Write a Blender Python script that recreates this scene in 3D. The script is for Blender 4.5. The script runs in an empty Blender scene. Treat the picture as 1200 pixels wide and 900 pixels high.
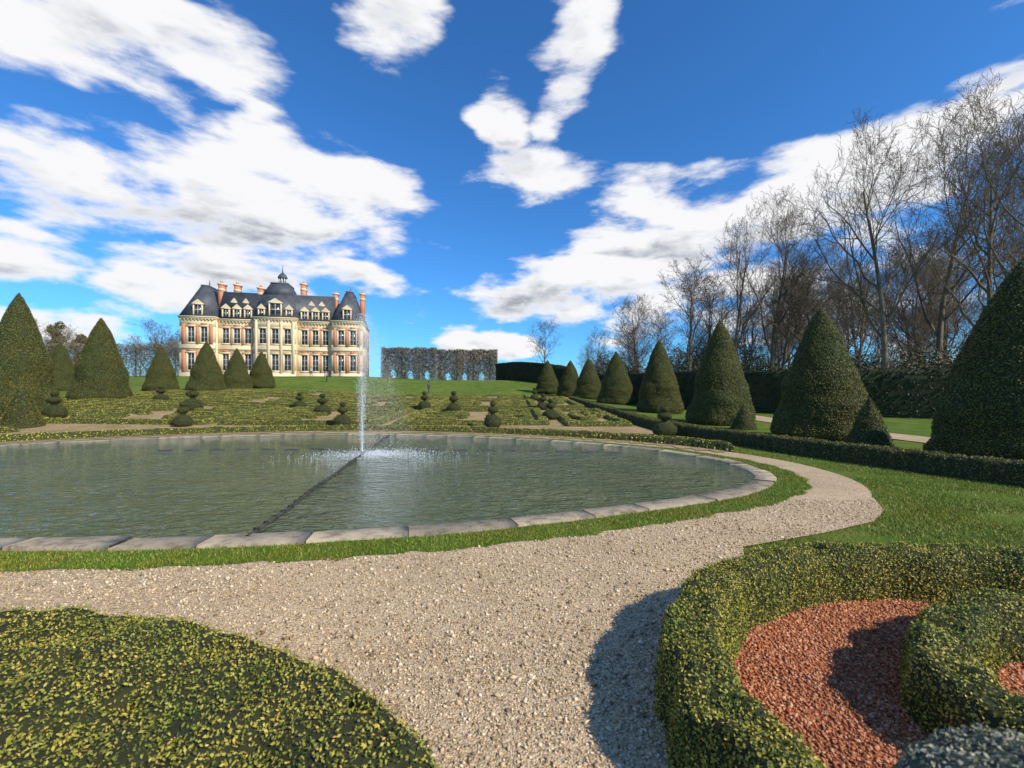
import bpy, bmesh, math, random
import numpy as np
from mathutils import Vector, noise, kdtree, Quaternion
R=math.radians
rng=np.random.default_rng(7); random.seed(7)
S=bpy.context.scene
S.view_settings.view_transform='Standard'
S.view_settings.look='None'
S.view_settings.exposure=0

# ------------------------------------------------------------ terrain
def sst(a,b,v):
    t=np.clip((np.asarray(v,float)-a)/(b-a),0,1); return t*t*(3-2*t)
def terr(X,Y):
    X=np.asarray(X,float);Y=np.asarray(Y,float)
    u=np.clip(Y-20,0,None);lin=np.where(u<6,u*u/12,u-3);lin=np.minimum(lin,30)
    z=0.046*lin*(1-.45*sst(5,14,X))
    z=z+.70*sst(-12,-31,X)*sst(21,33,Y)
    z=z+2.85*sst(58,85,Y)*(1-0.75*sst(8,30,X))
    return z
def tz(x,y): return float(terr(x,y))

# ------------------------------------------------------------ mesh helpers
def build(name,parts,mats,parent=None,smooth=False):
    Vs=[];loops=[];starts=[];mi=[];off=0;ls=0
    for V,F,m in parts:
        V=np.asarray(V,float);F=np.asarray(F,int)
        if len(F)==0: continue
        Vs.append(V);loops.append((F+off).ravel())
        k=F.shape[1]
        starts.append(ls+np.arange(len(F))*k);ls+=len(F)*k
        mi.append(np.full(len(F),m));off+=len(V)
    V=np.concatenate(Vs);L=np.concatenate(loops);st=np.concatenate(starts);mi=np.concatenate(mi)
    me=bpy.data.meshes.new(name)
    me.vertices.add(len(V));me.vertices.foreach_set('co',V.ravel())
    me.loops.add(len(L));me.loops.foreach_set('vertex_index',L.astype(np.int32))
    me.polygons.add(len(st));me.polygons.foreach_set('loop_start',st.astype(np.int32))
    me.polygons.foreach_set('material_index',mi.astype(np.int32))
    if smooth: me.polygons.foreach_set('use_smooth',np.ones(len(st),bool))
    for m in mats: me.materials.append(m)
    me.update(calc_edges=True);me.validate()
    o=bpy.data.objects.new(name,me);S.collection.objects.link(o)
    if parent: o.parent=parent
    return o
def inst(name,me,loc,rot=0,scale=(1,1,1),parent=None):
    o=bpy.data.objects.new(name,me);S.collection.objects.link(o)
    o.location=loc;o.rotation_euler=(0,0,rot);o.scale=scale
    if parent:o.parent=parent
    return o
def empty(name,loc=(0,0,0)):
    o=bpy.data.objects.new(name,None);S.collection.objects.link(o);o.location=loc;return o
def norm(a): return a/np.maximum(np.linalg.norm(a,axis=-1,keepdims=True),1e-9)
def scatter(V,T,count,size,tilt=0.9,lift=(-.01,.02),aspect=.5):
    V=np.asarray(V,float);T=np.asarray(T,int)
    a,b,c=V[T[:,0]],V[T[:,1]],V[T[:,2]]
    n=np.cross(b-a,c-a);ar=np.linalg.norm(n,axis=1)
    i=rng.choice(len(T),count,p=ar/ar.sum())
    u=rng.random(count);v=rng.random(count);f=u+v>1;u[f]=1-u[f];v[f]=1-v[f]
    p=a[i]+(b[i]-a[i])*u[:,None]+(c[i]-a[i])*v[:,None]
    n=norm(n[i]);p=p+n*rng.uniform(lift[0],lift[1],count)[:,None]
    return quads(p,n,size,tilt,aspect)
def quads(p,n,size,tilt,aspect=.5):
    c=len(p)
    n=norm(n+tilt*rng.normal(size=(c,3)))
    t=norm(np.cross(n,rng.normal(size=(c,3))));b=np.cross(n,t)
    s=(size*rng.uniform(.6,1.3,c))[:,None]
    Q=np.stack([p-t*s,p-b*s*aspect,p+t*s,p+b*s*aspect],1).reshape(-1,3)
    return Q,np.arange(c*4).reshape(-1,4)
def tri(F):
    F=np.asarray(F)
    return np.concatenate([F[:,[0,1,2]],F[:,[0,2,3]]])

# ------------------------------------------------------------ materials
def newmat(name):
    m=bpy.data.materials.new(name);m.use_nodes=True
    nt=m.node_tree;b=nt.nodes['Principled BSDF'];return m,nt,b
def ramp(nt,fac,cols):
    r=nt.nodes.new('ShaderNodeValToRGB');e=r.color_ramp.elements
    while len(e)<len(cols): e.new(.5)
    for k,(p,c) in enumerate(cols):
        e[k].position=p;e[k].color=(*c,1)
    nt.links.new(fac,r.inputs[0]);return r.outputs[0]
def noi(nt,scale,detail=4,vec=None,rough=.6,dist=0):
    n=nt.nodes.new('ShaderNodeTexNoise');n.inputs['Scale'].default_value=scale
    n.inputs['Detail'].default_value=detail;n.inputs['Roughness'].default_value=rough
    n.inputs['Distortion'].default_value=dist
    if vec is None:
        g=nt.nodes.new('ShaderNodeNewGeometry');vec=g.outputs['Position']
    nt.links.new(vec,n.inputs['Vector']);return n.outputs['Fac']
def mix(nt,f,a,b,typ='MIX'):
    m=nt.nodes.new('ShaderNodeMix');m.data_type='RGBA';m.blend_type=typ
    for s,v in ((m.inputs[0],f),(m.inputs[6],a),(m.inputs[7],b)):
        if hasattr(v,'is_linked'): nt.links.new(v,s)
        elif isinstance(v,(int,float)): s.default_value=v
        else: s.default_value=(*v,1)
    return m.outputs[2]
def bump(nt,b,h,strength=.5,dist=.02):
    n=nt.nodes.new('ShaderNodeBump');n.inputs['Strength'].default_value=strength
    n.inputs['Distance'].default_value=dist
    nt.links.new(h,n.inputs['Height']);nt.links.new(n.outputs[0],b.inputs['Normal'])
def leafmat(name,cols,patch=None,scale=1.2,trans=.0,rough=.55):
    m,nt,b=newmat(name)
    g=nt.nodes.new('ShaderNodeNewGeometry')
    c=ramp(nt,g.outputs['Random Per Island'],cols)
    if patch:
        f=ramp(nt,noi(nt,scale,4),[(.42,(0,0,0)),(.62,(1,1,1))])
        c2=mix(nt,1,c,patch,'MULTIPLY');c=mix(nt,f,c,c2)
    nt.links.new(c,b.inputs['Base Color']);b.inputs['Roughness'].default_value=rough
    b.inputs['Specular IOR Level'].default_value=.3
    return m
def simple(name,c1,c2=None,scale=3,rough=.8,bs=0,bscale=20,bd=.02,metal=0,spec=.3):
    m,nt,b=newmat(name)
    c2=c2 or tuple(x*.75 for x in c1)
    c=ramp(nt,noi(nt,scale,6),[(.35,c1),(.65,c2)])
    nt.links.new(c,b.inputs['Base Color']);b.inputs['Roughness'].default_value=rough
    b.inputs['Specular IOR Level'].default_value=spec;b.inputs['Metallic'].default_value=metal
    if bs: bump(nt,b,noi(nt,bscale,6),bs,bd)
    return m

M_boxleaf=leafmat('box_leaf',[(0,(.09,.11,.022)),(.35,(.25,.25,.04)),(.7,(.44,.38,.055)),(.90,(.60,.45,.08)),(1,(.62,.34,.08))],(.56,.72,.6),2.2)
M_boxleaf_y=leafmat('box_leaf_parterre',[(0,(.17,.18,.025)),(.4,(.36,.34,.045)),(.8,(.52,.46,.07)),(1,(.58,.45,.10))],(.62,.72,.5),.35)
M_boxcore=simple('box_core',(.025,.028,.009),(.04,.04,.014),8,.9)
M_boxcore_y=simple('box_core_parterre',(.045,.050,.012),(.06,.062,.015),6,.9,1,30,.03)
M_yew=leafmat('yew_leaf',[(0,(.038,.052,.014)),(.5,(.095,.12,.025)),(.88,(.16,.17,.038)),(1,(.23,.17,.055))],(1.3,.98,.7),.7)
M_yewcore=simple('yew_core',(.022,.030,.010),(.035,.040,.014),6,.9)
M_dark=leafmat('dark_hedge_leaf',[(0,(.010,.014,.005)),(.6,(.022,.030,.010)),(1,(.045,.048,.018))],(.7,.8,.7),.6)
M_grass=leafmat('grass_blade',[(0,(.07,.12,.010)),(.5,(.145,.225,.016)),(.85,(.24,.31,.035)),(1,(.45,.37,.14))],(1.3,.90,.85),.8)
M_bark=simple('bark',(.13,.095,.062),(.21,.16,.105),1.5,.9,.5,12)
M_twig=leafmat('thicket_twig',[(0,(.08,.055,.03)),(.5,(.17,.115,.06)),(.8,(.25,.17,.085)),(1,(.10,.11,.03))],(.7,.8,.7),.15)
M_ltwig=leafmat('linden_twig',[(0,(.12,.095,.065)),(.5,(.23,.185,.13)),(1,(.35,.28,.19))],(.7,.72,.6),.3)
M_pebble=leafmat('pebble',[(0,(.19,.13,.07)),(.25,(.46,.34,.20)),(.7,(.68,.53,.34)),(1,(.85,.73,.55))],(.88,.84,.78),.8,rough=.8)
M_chip=leafmat('red_chip',[(0,(.24,.065,.025)),(.4,(.48,.175,.07)),(.8,(.62,.27,.13)),(1,(.68,.42,.27))],(.8,.8,.8),2,rough=.85)

def ground_mat():
    m,nt,b=newmat('lawn')
    a=ramp(nt,noi(nt,.9,8),[(.3,(.085,.15,.014)),(.5,(.125,.195,.022)),(.70,(.21,.225,.05))])
    a2=ramp(nt,noi(nt,.12,5),[(.4,(.85,.9,.85)),(.6,(1.15,1.05,1.1))])
    a=mix(nt,1,a,a2,'MULTIPLY')
    c=ramp(nt,noi(nt,35,4),[(.3,(.55,.55,.55)),(.7,(1.15,1.15,1.15))])
    nt.links.new(mix(nt,1,a,c,'MULTIPLY'),b.inputs['Base Color'])
    b.inputs['Roughness'].default_value=.9;b.inputs['Specular IOR Level'].default_value=.15
    bump(nt,b,noi(nt,60,5),.8,.03);return m
M_lawn=ground_mat()
def gravel_mat(name,cols,sc=70,tint=((.85,.82,.78),(1.05,1.03,1))):
    m,nt,b=newmat(name)
    g=nt.nodes.new('ShaderNodeNewGeometry')
    v=nt.nodes.new('ShaderNodeTexVoronoi');v.inputs['Scale'].default_value=sc
    nt.links.new(g.outputs['Position'],v.inputs['Vector'])
    sep=nt.nodes.new('ShaderNodeSeparateColor');nt.links.new(v.outputs['Color'],sep.inputs[0])
    c=ramp(nt,sep.outputs[0],cols)
    t=ramp(nt,noi(nt,.7,6),[(.35,tint[0]),(.65,tint[1])])
    nt.links.new(mix(nt,1,c,t,'MULTIPLY'),b.inputs['Base Color'])
    b.inputs['Roughness'].default_value=.9;b.inputs['Specular IOR Level'].default_value=.2
    inv=nt.nodes.new('ShaderNodeMath');inv.operation='SUBTRACT';inv.inputs[0].default_value=1
    nt.links.new(v.outputs['Distance'],inv.inputs[1]);bump(nt,b,inv.outputs[0],.8,.01)
    return m
M_gravel=gravel_mat('gravel',[(0,(.30,.205,.115)),(.4,(.50,.375,.23)),(1,(.70,.55,.36))])
M_gravel_far=gravel_mat('parterre_gravel',[(0,(.30,.20,.115)),(.5,(.39,.275,.165)),(1,(.48,.35,.22))],12,((.62,.68,.42),(1.05,1,.9)))
M_red=gravel_mat('red_gravel',[(0,(.20,.055,.025)),(.5,(.38,.125,.06)),(1,(.50,.20,.10))],50)
def stone_mat():
    m,nt,b=newmat('weathered_stone')
    g=nt.nodes.new('ShaderNodeNewGeometry')
    c=ramp(nt,g.outputs['Random Per Island'],[(0,(.28,.23,.165)),(.5,(.38,.31,.22)),(1,(.48,.39,.275))])
    t=ramp(nt,noi(nt,5,8,rough=.7),[(.32,(.30,.29,.25)),(.5,(.85,.84,.8)),(.7,(1.1,1.08,1.0))])
    nt.links.new(mix(nt,1,c,t,'MULTIPLY'),b.inputs['Base Color']);b.inputs['Roughness'].default_value=.88
    bump(nt,b,noi(nt,22,8),.8,.02);return m
M_stone=stone_mat()
M_facstone=simple('facade_stone',(.76,.62,.40),(.66,.52,.33),.5,.8)
M_brick=simple('facade_brick',(.60,.26,.15),(.50,.21,.12),2,.85)
M_slate=simple('slate',(.050,.056,.068),(.085,.09,.105),1.2,.55,.3,6,.03,0,.35)
M_zinc=simple('zinc',(.16,.175,.20),(.12,.135,.15),1,.5)
M_winframe=simple('window_frame',(.70,.68,.62),(.62,.6,.55),1,.6)
M_glass,nt,b=newmat('window_glass');b.inputs['Roughness'].default_value=.1
nt.links.new(ramp(nt,noi(nt,.8,2),[(.4,(.02,.025,.035)),(.6,(.06,.07,.09))]),b.inputs['Base Color'])
def water_mat():
    m,nt,b=newmat('pool_water')
    c=ramp(nt,noi(nt,.35,5,dist=.4),[(.3,(.065,.090,.040)),(.7,(.135,.145,.065))])
    nt.links.new(c,b.inputs['Base Color']);b.inputs['Roughness'].default_value=.04
    b.inputs['IOR'].default_value=1.36
    g=nt.nodes.new('ShaderNodeNewGeometry')
    mp=nt.nodes.new('ShaderNodeMapping');mp.inputs['Scale'].default_value=(.8,1.5,1)
    mp.inputs['Rotation'].default_value=(0,0,R(12))
    nt.links.new(g.outputs['Position'],mp.inputs[0])
    n1=noi(nt,4.6,3,mp.outputs[0],.5,1.0);n2=noi(nt,1.6,2,mp.outputs[0])
    ad=nt.nodes.new('ShaderNodeMath');ad.operation='MULTIPLY_ADD';nt.links.new(n2,ad.inputs[0]);ad.inputs[1].default_value=1.0
    nt.links.new(n1,ad.inputs[2]);bump(nt,b,ad.outputs[0],1,.15);return m
M_water=water_mat()
M_foam,nt,b=newmat('spray');b.inputs['Base Color'].default_value=(.85,.9,.93,1);b.inputs['Roughness'].default_value=.3
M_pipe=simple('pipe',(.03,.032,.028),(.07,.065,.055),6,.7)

# ------------------------------------------------------------ ground sheet
def axis(lo,hi,d0):
    pos=[0.];s=d0
    while pos[-1]<hi:
        pos.append(pos[-1]+s)
        if pos[-1]>100:s*=1.25
    neg=[0.];s=d0
    while neg[-1]>lo:
        neg.append(neg[-1]-s)
        if neg[-1]<-130:s*=1.25
    return np.array(sorted(set(neg[1:]+pos)))
def grid(xs,ys,off,keep=None):
    X,Y=np.meshgrid(xs,ys,indexing='ij')
    V=np.stack([X,Y,terr(X,Y)+off],-1).reshape(-1,3)
    nx,ny=len(xs),len(ys)
    i,j=np.meshgrid(np.arange(nx-1),np.arange(ny-1),indexing='ij');a=(i*ny+j).ravel()
    F=np.stack([a,a+ny,a+ny+1,a+1],1)
    if keep is not None:
        c=V[F].mean(1);F=F[keep(c[:,0],c[:,1])]
    return V,F
V,F=grid(axis(-2500,2500,1.),axis(-300,3500,1.),0)
build('ground',[(V,F,0)],[M_lawn],smooth=True)

# ------------------------------------------------------------ pool outline
ctrl=[(-6.06,5.25),(-3.15,5.44),(-1.5,5.74),(0.2,6.22),(2,6.94),(3.95,7.9),(5.35,9.05),(6.02,10.5),(5.94,12.4),(4.7,14.8),(2.5,16.8),(0,18.2),(-3.2,19.5),(-6.6,20.1),(-10.6,19.7),(-14.3,18.5),(-18.0,16.0),(-19.6,12.8),(-18.2,9.4),(-14.4,6.9),(-10.2,5.6)]
def cat(P,closed=True,n=8):
    P=np.array(P,float);out=[];N=len(P)
    rngk=range(N) if closed else range(N-1)
    for k in rngk:
        if closed: p0,p1,p2,p3=P[k-1],P[k],P[(k+1)%N],P[(k+2)%N]
        else: p0,p1,p2,p3=P[max(k-1,0)],P[k],P[k+1],P[min(k+2,N-1)]
        for t in np.arange(n)/n:
            out.append(.5*((2*p1)+(-p0+p2)*t+(2*p0-5*p1+4*p2-p3)*t*t+(-p0+3*p1-3*p2+p3)*t**3))
    if not closed: out.append(P[-1])
    return np.array(out)
C=cat(ctrl)
def offs(P,d):
    t=norm(np.roll(P,-1,0)-np.roll(P,1,0));n=np.stack([t[:,1],-t[:,0]],1)
    return P+n*d
def inpoly(x,y,P):
    x=np.asarray(x);y=np.asarray(y);ins=np.zeros(x.shape,bool)
    for k in range(len(P)):
        x1,y1=P[k];x2,y2=P[k-1]
        c=((y1>y)!=(y2>y))&(x<(x2-x1)*(y-y1)/((y2-y1)+1e-12)+x1);ins^=c
    return ins
def fill(name,P,z,mat):
    bm=bmesh.new();vs=[bm.verts.new((p[0],p[1],z)) for p in P]
    f=bm.faces.new(vs);bmesh.ops.triangulate(bm,faces=[f]);bmesh.ops.recalc_face_normals(bm,faces=bm.faces)
    me=bpy.data.meshes.new(name);bm.to_mesh(me);bm.free();me.materials.append(mat)
    if me.polygons[0].normal.z<0: me.flip_normals()
    o=bpy.data.objects.new(name,me);S.collection.objects.link(o);return o
def band(name,A,B,z,mat):
    n=len(A);V=np.concatenate([np.c_[A,terr(A[:,0],A[:,1])+z],np.c_[B,terr(B[:,0],B[:,1])+z]])
    i=np.arange(n);j=(i+1)%n
    return build(name,[(V,np.stack([i,i+n,j+n,j],1),0)],[mat])
Gring=offs(C,.58);Pout=offs(C,1.55)
band('gravel_path',offs(C,.5),Pout,.008,M_gravel)
NEAR=np.array([(-22,-3),(1.2,-3),(1.25,3),(2.4,4.5),(2.82,5.43),(4.15,5.95),(5.3,6.5),(5.95,7.1),(6.45,7.9),(6.6,9.0),(4,8.5),(0,7),(-4,6.2),(-10,6.5),(-16,8.5),(-22,9.5)])
NEARs=np.array(NEAR)
fill('gravel_path',[tuple(p) for p in NEARs],.014,M_gravel)
ringw=offs(C,-.2)
gr=Gring.copy();kk=np.arange(len(gr));gr+=np.stack([.05*np.sin(kk*1.7),.05*np.sin(kk*2.3)+.03*np.sin(kk*.9)],1)
band('grass_border',ringw,gr,.020,M_lawn)
fill('pool_water',[tuple(p) for p in offs(C,-.38)],.032,M_water)
def resample(P,step):
    Q=np.vstack([P,P[:1]]);L=np.r_[0,np.cumsum(np.linalg.norm(np.diff(Q,axis=0),axis=1))]
    n=int(L[-1]/step);s=np.linspace(0,L[-1],n,endpoint=False)
    return np.stack([np.interp(s,L,Q[:,0]),np.interp(s,L,Q[:,1])],1)
parts=[]
P=resample(C,.25);O=offs(P,0);I=offs(P,-.42);n=len(P);k=0
while k<n-1:
    m=random.choice([3,4,5,6]);m=min(m,n-k)
    idx=[(k+q)%n for q in range(m+1)]
    h=.056+random.uniform(-.012,.012);jo=random.uniform(-.03,.03)
    Vs=[];ns=len(idx)
    for q,id_ in enumerate(idx):
        o=O[id_].copy();i_=I[id_].copy()
        if q==0 or q==ns-1:
            nb=idx[1] if q==0 else idx[-2]
            o=o+(O[nb]-o)*.02;i_=i_+(I[nb]-i_)*.02
        dn=norm((o-i_)[None])[0];o=o+dn*(jo+random.uniform(-.015,.015));i_=i_+dn*random.uniform(-.01,.01)
        w=random.uniform(-.008,.006)
        for pt,z in ((o,0.0),(o,h-.02),(o-dn*.02,h),(i_+dn*.02,h+w),(i_,h-.02),(i_,-.02)):
            Vs.append((pt[0],pt[1],z))
    F=[]
    for q in range(ns-1):
        for r in range(5):
            a=q*6+r;F.append((a,a+1,a+7,a+6))
    caps=[[0,1,2,3],[0,3,4,5],[x+(ns-1)*6 for x in (3,2,1,0)],[x+(ns-1)*6 for x in (5,4,3,0)]]
    parts.append((Vs,F+caps,0));k+=m
build('pool_coping',parts,[M_stone])

def tube(P,rads,sides):
    P=np.asarray(P,float);n=len(P)
    T=np.zeros_like(P);T[1:-1]=P[2:]-P[:-2];T[0]=P[1]-P[0];T[-1]=P[-1]-P[-2];T=norm(T)
    up=np.where(np.abs(T[:,2:3])>.9,np.array([[1.,0,0]]),np.array([[0,0,1.]]))
    if abs(T[0,2])>.9: up[:]=(1,0,0)
    A=norm(np.cross(T,up));B=np.cross(T,A)
    th=np.arange(sides)*2*math.pi/sides
    V=P[:,None]+(A[:,None]*np.cos(th)[None,:,None]+B[:,None]*np.sin(th)[None,:,None])*np.asarray(rads)[:,None,None]
    V=V.reshape(-1,3);i,j=np.meshgrid(np.arange(n-1),np.arange(sides),indexing='ij')
    a=(i*sides+j).ravel();b=(i*sides+(j+1)%sides).ravel()
    return V,np.stack([a,b,b+sides,a+sides],1)
ys=np.linspace(5.7,19.4,60);px=-3.42-(ys-5.9)*.145+.02*np.sin(ys*2)
V,F=tube(np.c_[px,ys,.042+.008*np.sin(ys*5)],np.full(60,.030),8)
prt=[(V,F,0)]
for yy in np.arange(6,19,.3):
    xx=-3.42-(yy-5.9)*.145+.02*math.sin(yy*2)
    V,F=tube([(xx,yy-.03,.045),(xx,yy+.03,.045)],[.045,.045],8);prt.append((V,F,0))
build('water_pipe',prt,[M_pipe],smooth=True)
prt=[]  # row of dark pads standing in for topiary reflections on the water
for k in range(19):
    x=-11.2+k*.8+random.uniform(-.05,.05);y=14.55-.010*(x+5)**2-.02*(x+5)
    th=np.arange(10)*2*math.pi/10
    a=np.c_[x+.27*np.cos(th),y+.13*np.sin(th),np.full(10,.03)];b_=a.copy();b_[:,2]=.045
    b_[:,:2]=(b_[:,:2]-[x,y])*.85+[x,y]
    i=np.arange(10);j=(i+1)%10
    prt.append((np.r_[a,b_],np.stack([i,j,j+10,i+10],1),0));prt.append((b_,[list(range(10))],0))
build('dark_reflection_pads',prt,[M_pipe])

# ------------------------------------------------------------ fountain
fx,fy=-4.46,13.2
def drops(p,s):
    base=np.array([(1,1,1),(1,-1,-1),(-1,1,-1),(-1,-1,1)])*.6
    V=(p[:,None]+base[None]*s[:,None,None]).reshape(-1,3)
    a=np.arange(len(p))*4
    F=np.concatenate([np.stack([a,a+1,a+2],1),np.stack([a,a+3,a+1],1),np.stack([a,a+2,a+3],1),np.stack([a+1,a+3,a+2],1)])
    return V,F
n=4800
h=rng.random(n)**.8*4.2
p=np.c_[fx+rng.normal(size=n)*(.025+.030*h),fy+rng.normal(size=n)*(.02+.02*h),.05+h]
s1=rng.uniform(.004,.012,n)
n2=16000
t=rng.random(n2);hh=4.2*(1-t**1.6)*rng.uniform(.7,1,n2)
drift=(.1+1.35*t**.8)*rng.uniform(.05,1.,n2)**1.2
p2=np.c_[fx+drift+rng.normal(size=n2)*.10,fy+.3*drift+rng.normal(size=n2)*.2,.04+hh]
s2=rng.uniform(.002,.0068,n2)
n3=5000
r=np.abs(rng.normal(size=n3))*.6;th=rng.random(n3)*6.28
p3=np.c_[fx+.45+r*np.cos(th)*1.7,fy+.1+r*np.sin(th),.035+rng.random(n3)**3*.14]
s3=rng.uniform(.004,.014,n3)
V,F=drops(np.r_[p,p2,p3],np.r_[s1,s2,s3])
jet=empty('fountain_jet',(0,0,0))
build('water_spray',[(V,F,0)],[M_foam],jet)
hcol=np.linspace(.03,2.2,30)
V,F=tube(np.c_[fx+.006*np.sin(hcol*9),np.full(30,fy),hcol],.014-.004*hcol,7)
build('water_column',[(V,F,0)],[M_foam],jet,True)
V,F=tube([(fx,fy,-.02),(fx,fy,.1),(fx,fy,.14)],[.06,.055,.03],10);build('nozzle',[(V,F,0)],[M_pipe],jet)

# ------------------------------------------------------------ hedge heightfields
def hedge(name,x0,x1,y0,y1,res,dfun,H,edge,leaf,count,mats,bumpamp=.02,bfreq=7,lift=(-.01,.02),z0=0,tilt=.9,aspect=.55):
    xs=np.arange(x0,x1+res,res);ys=np.arange(y0,y1+res,res)
    X,Y=np.meshgrid(xs,ys,indexing='ij');d=dfun(X,Y)
    t=np.clip(d/edge,0,1);z=H*(1-(1-t)**3.2)
    nz=np.zeros_like(X);kx,ky=X*bfreq,Y*bfreq
    for a,b_,c,w in ((1,.3,0,.8),(-.4,1.1,1,.7),(1.7,1.3,2,.6),(-1.9,1.6,3,.6),(3.1,-2.3,4,.5),(2.2,3.9,5,.45),(5.3,2.1,1,.3),(-4.1,5.7,2,.3)):
        nz+=w*np.sin(a*kx+b_*ky+c+1.6*np.sin(.37*kx*b_-.46*ky*a+c))
    z=z+nz*bumpamp*.5*t+z0+terr(X,Y)
    z=np.where(d<=0,terr(X,Y)+z0-.02,z)
    V=np.stack([X,Y,z],-1).reshape(-1,3);nx,ny=X.shape
    i,j=np.meshgrid(np.arange(nx-1),np.arange(ny-1),indexing='ij');a=(i*ny+j).ravel()
    F=np.stack([a,a+ny,a+ny+1,a+1],1);dd=d.ravel()[F];F=F[dd.max(1)>0]
    used=np.unique(F);mp=np.full(len(V),-1);mp[used]=np.arange(len(used));V=V[used];F=mp[F]
    LV,LF=scatter(V,tri(F),count,leaf,tilt,lift,aspect)
    return build(name,[(V,F,0),(LV,LF,1)],mats)
def pdist(P,closed=False,step=.02):
    Q=np.vstack([P,P[:1]]) if closed else np.asarray(P)
    L=np.r_[0,np.cumsum(np.linalg.norm(np.diff(Q,axis=0),axis=1))];n=int(L[-1]/step)+2
    s=np.linspace(0,L[-1],n);return np.stack([np.interp(s,L,Q[:,0]),np.interp(s,L,Q[:,1])],1)
def kd_of(pts):
    kd=kdtree.KDTree(len(pts))
    for i,p in enumerate(pts): kd.insert((p[0],p[1],0),i)
    kd.balance();return kd
def dist(kd,X,Y):
    f=kd.find;return np.array([f((x,y,0))[2] for x,y in zip(X.ravel(),Y.ravel())]).reshape(X.shape)
LH=cat([(-5.2,2.75),(-4.2,2.85),(-3.33,2.90),(-2.8,2.94),(-2.2,2.86),(-1.5,2.62),(-1.0,2.36),(-.66,2.14),(-.36,1.87),(-.17,1.62),(-.08,1.3),(-.15,.95),(-.5,.7),(-2,.5),(-5.2,.5)],True,6)
kdL=kd_of(pdist(LH,True))
holes=[(-.95,1.62,.12),(-2.35,2.30,.10),(-.72,1.98,.07),(-1.75,2.0,.07),(-1.5,1.5,.08),(-.45,1.6,.06)]
def dL(X,Y):
    d=np.where(inpoly(X,Y,LH),1,-1)*dist(kdL,X,Y)
    for k,(hx,hy,hr) in enumerate(holes):
        q=np.hypot(X-hx,(Y-hy)*1.4)/(hr*(1+.35*np.sin(np.arctan2(Y-hy,X-hx)*3+k)))
        d=np.where((q<1)&(d>.02),.012+.088*np.clip(q,0,1)**3,d)
    return d
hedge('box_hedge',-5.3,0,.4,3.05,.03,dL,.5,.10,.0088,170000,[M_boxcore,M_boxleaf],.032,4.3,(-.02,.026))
hw=.19
ro=cat([(.98,1.2),(.95,1.6),(.92,1.85),(.83,2.05),(.86,2.43),(.98,2.9),(1.2,3.28),(1.68,3.81),(2.34,4.19),(3.03,4.36),(3.79,4.36),(4.83,4.15),(6.2,3.9),(7.5,3.7)],False,8)
t=norm(np.gradient(ro,axis=0));nr=np.stack([t[:,1],-t[:,0]],1);rc=ro+nr*hw
kdR=kd_of(pdist(rc))
def wob(X,Y): return .018*np.sin(X*9+1.7*np.sin(Y*6))+.014*np.sin(Y*13+X*5)
hedge('box_hedge',.6,7.5,1.1,4.6,.035,lambda X,Y:hw-dist(kdR,X,Y)+wob(X,Y),.44,.08,.0094,135000,[M_boxcore,M_boxleaf],.035,6,(-.012,.024))
ri=cat([(4.9,3.2),(4.0,3.32),(3.46,3.26),(2.97,3.02),(2.62,2.68),(2.45,2.38),(2.5,2.15),(2.8,2.02),(3.3,2.05),(3.75,2.35)],False,8)
kdI=kd_of(pdist(ri))
hedge('box_hedge',2.0,5.1,1.7,3.7,.035,lambda X,Y:.18-dist(kdI,X,Y)+wob(X,Y),.36,.08,.0094,48000,[M_boxcore,M_boxleaf],.035,6,(-.012,.024))
bed=[tuple(p) for p in rc[::3]]+[(7.4,.6),(1.2,.6)]
fill('red_gravel_bed',bed,.03,M_red)
def stones(name,x,y,s,z,mat):
    n=len(x);base=np.array([(1,0,0),(0,1,0),(-1,0,0),(0,-1,0),(0,0,.6),(0,0,-.5)],float)
    B=base[None]*(1+.35*rng.normal(size=(n,6,1)))
    a=rng.random(n)*6.28;ca,sa=np.cos(a),np.sin(a)
    X=B[...,0]*ca[:,None]-B[...,1]*sa[:,None]*.7;Y=B[...,0]*sa[:,None]+B[...,1]*ca[:,None]*.7
    Z=B[...,2]+X*rng.normal(size=(n,1))*.3
    V=np.stack([X*s[:,None]+x[:,None],Y*s[:,None]+y[:,None],Z*s[:,None]+z+s[:,None]*.25],-1).reshape(-1,3)
    f=np.array([(0,1,4),(1,2,4),(2,3,4),(3,0,4),(1,0,5),(2,1,5),(3,2,5),(0,3,5)])
    F=(np.arange(n)[:,None,None]*6+f[None]).reshape(-1,3)
    return build(name,[(V,F,0)],[mat])
n=150000
x=rng.uniform(-7,7,n);y=1.3+rng.random(n)**1.5*6.5
bp=np.array(bed)
ok=(inpoly(x,y,NEARs)|inpoly(x,y,Pout))&~inpoly(x,y,Gring)&~inpoly(x,y,LH)&~inpoly(x,y,bp)
x,y=x[ok],y[ok];s=rng.uniform(.004,.0125,len(x))*(1+rng.random(len(x))**7*1.5)
stones('gravel_pebbles',x,y,s,.014,M_pebble)
n=60000
x=rng.uniform(.9,5.5,n);y=rng.uniform(1.2,4.1,n);ok=inpoly(x,y,bp);x,y=x[ok],y[ok]
stones('red_gravel_chips',x,y,rng.uniform(.007,.018,len(x)),.03,M_chip)
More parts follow.
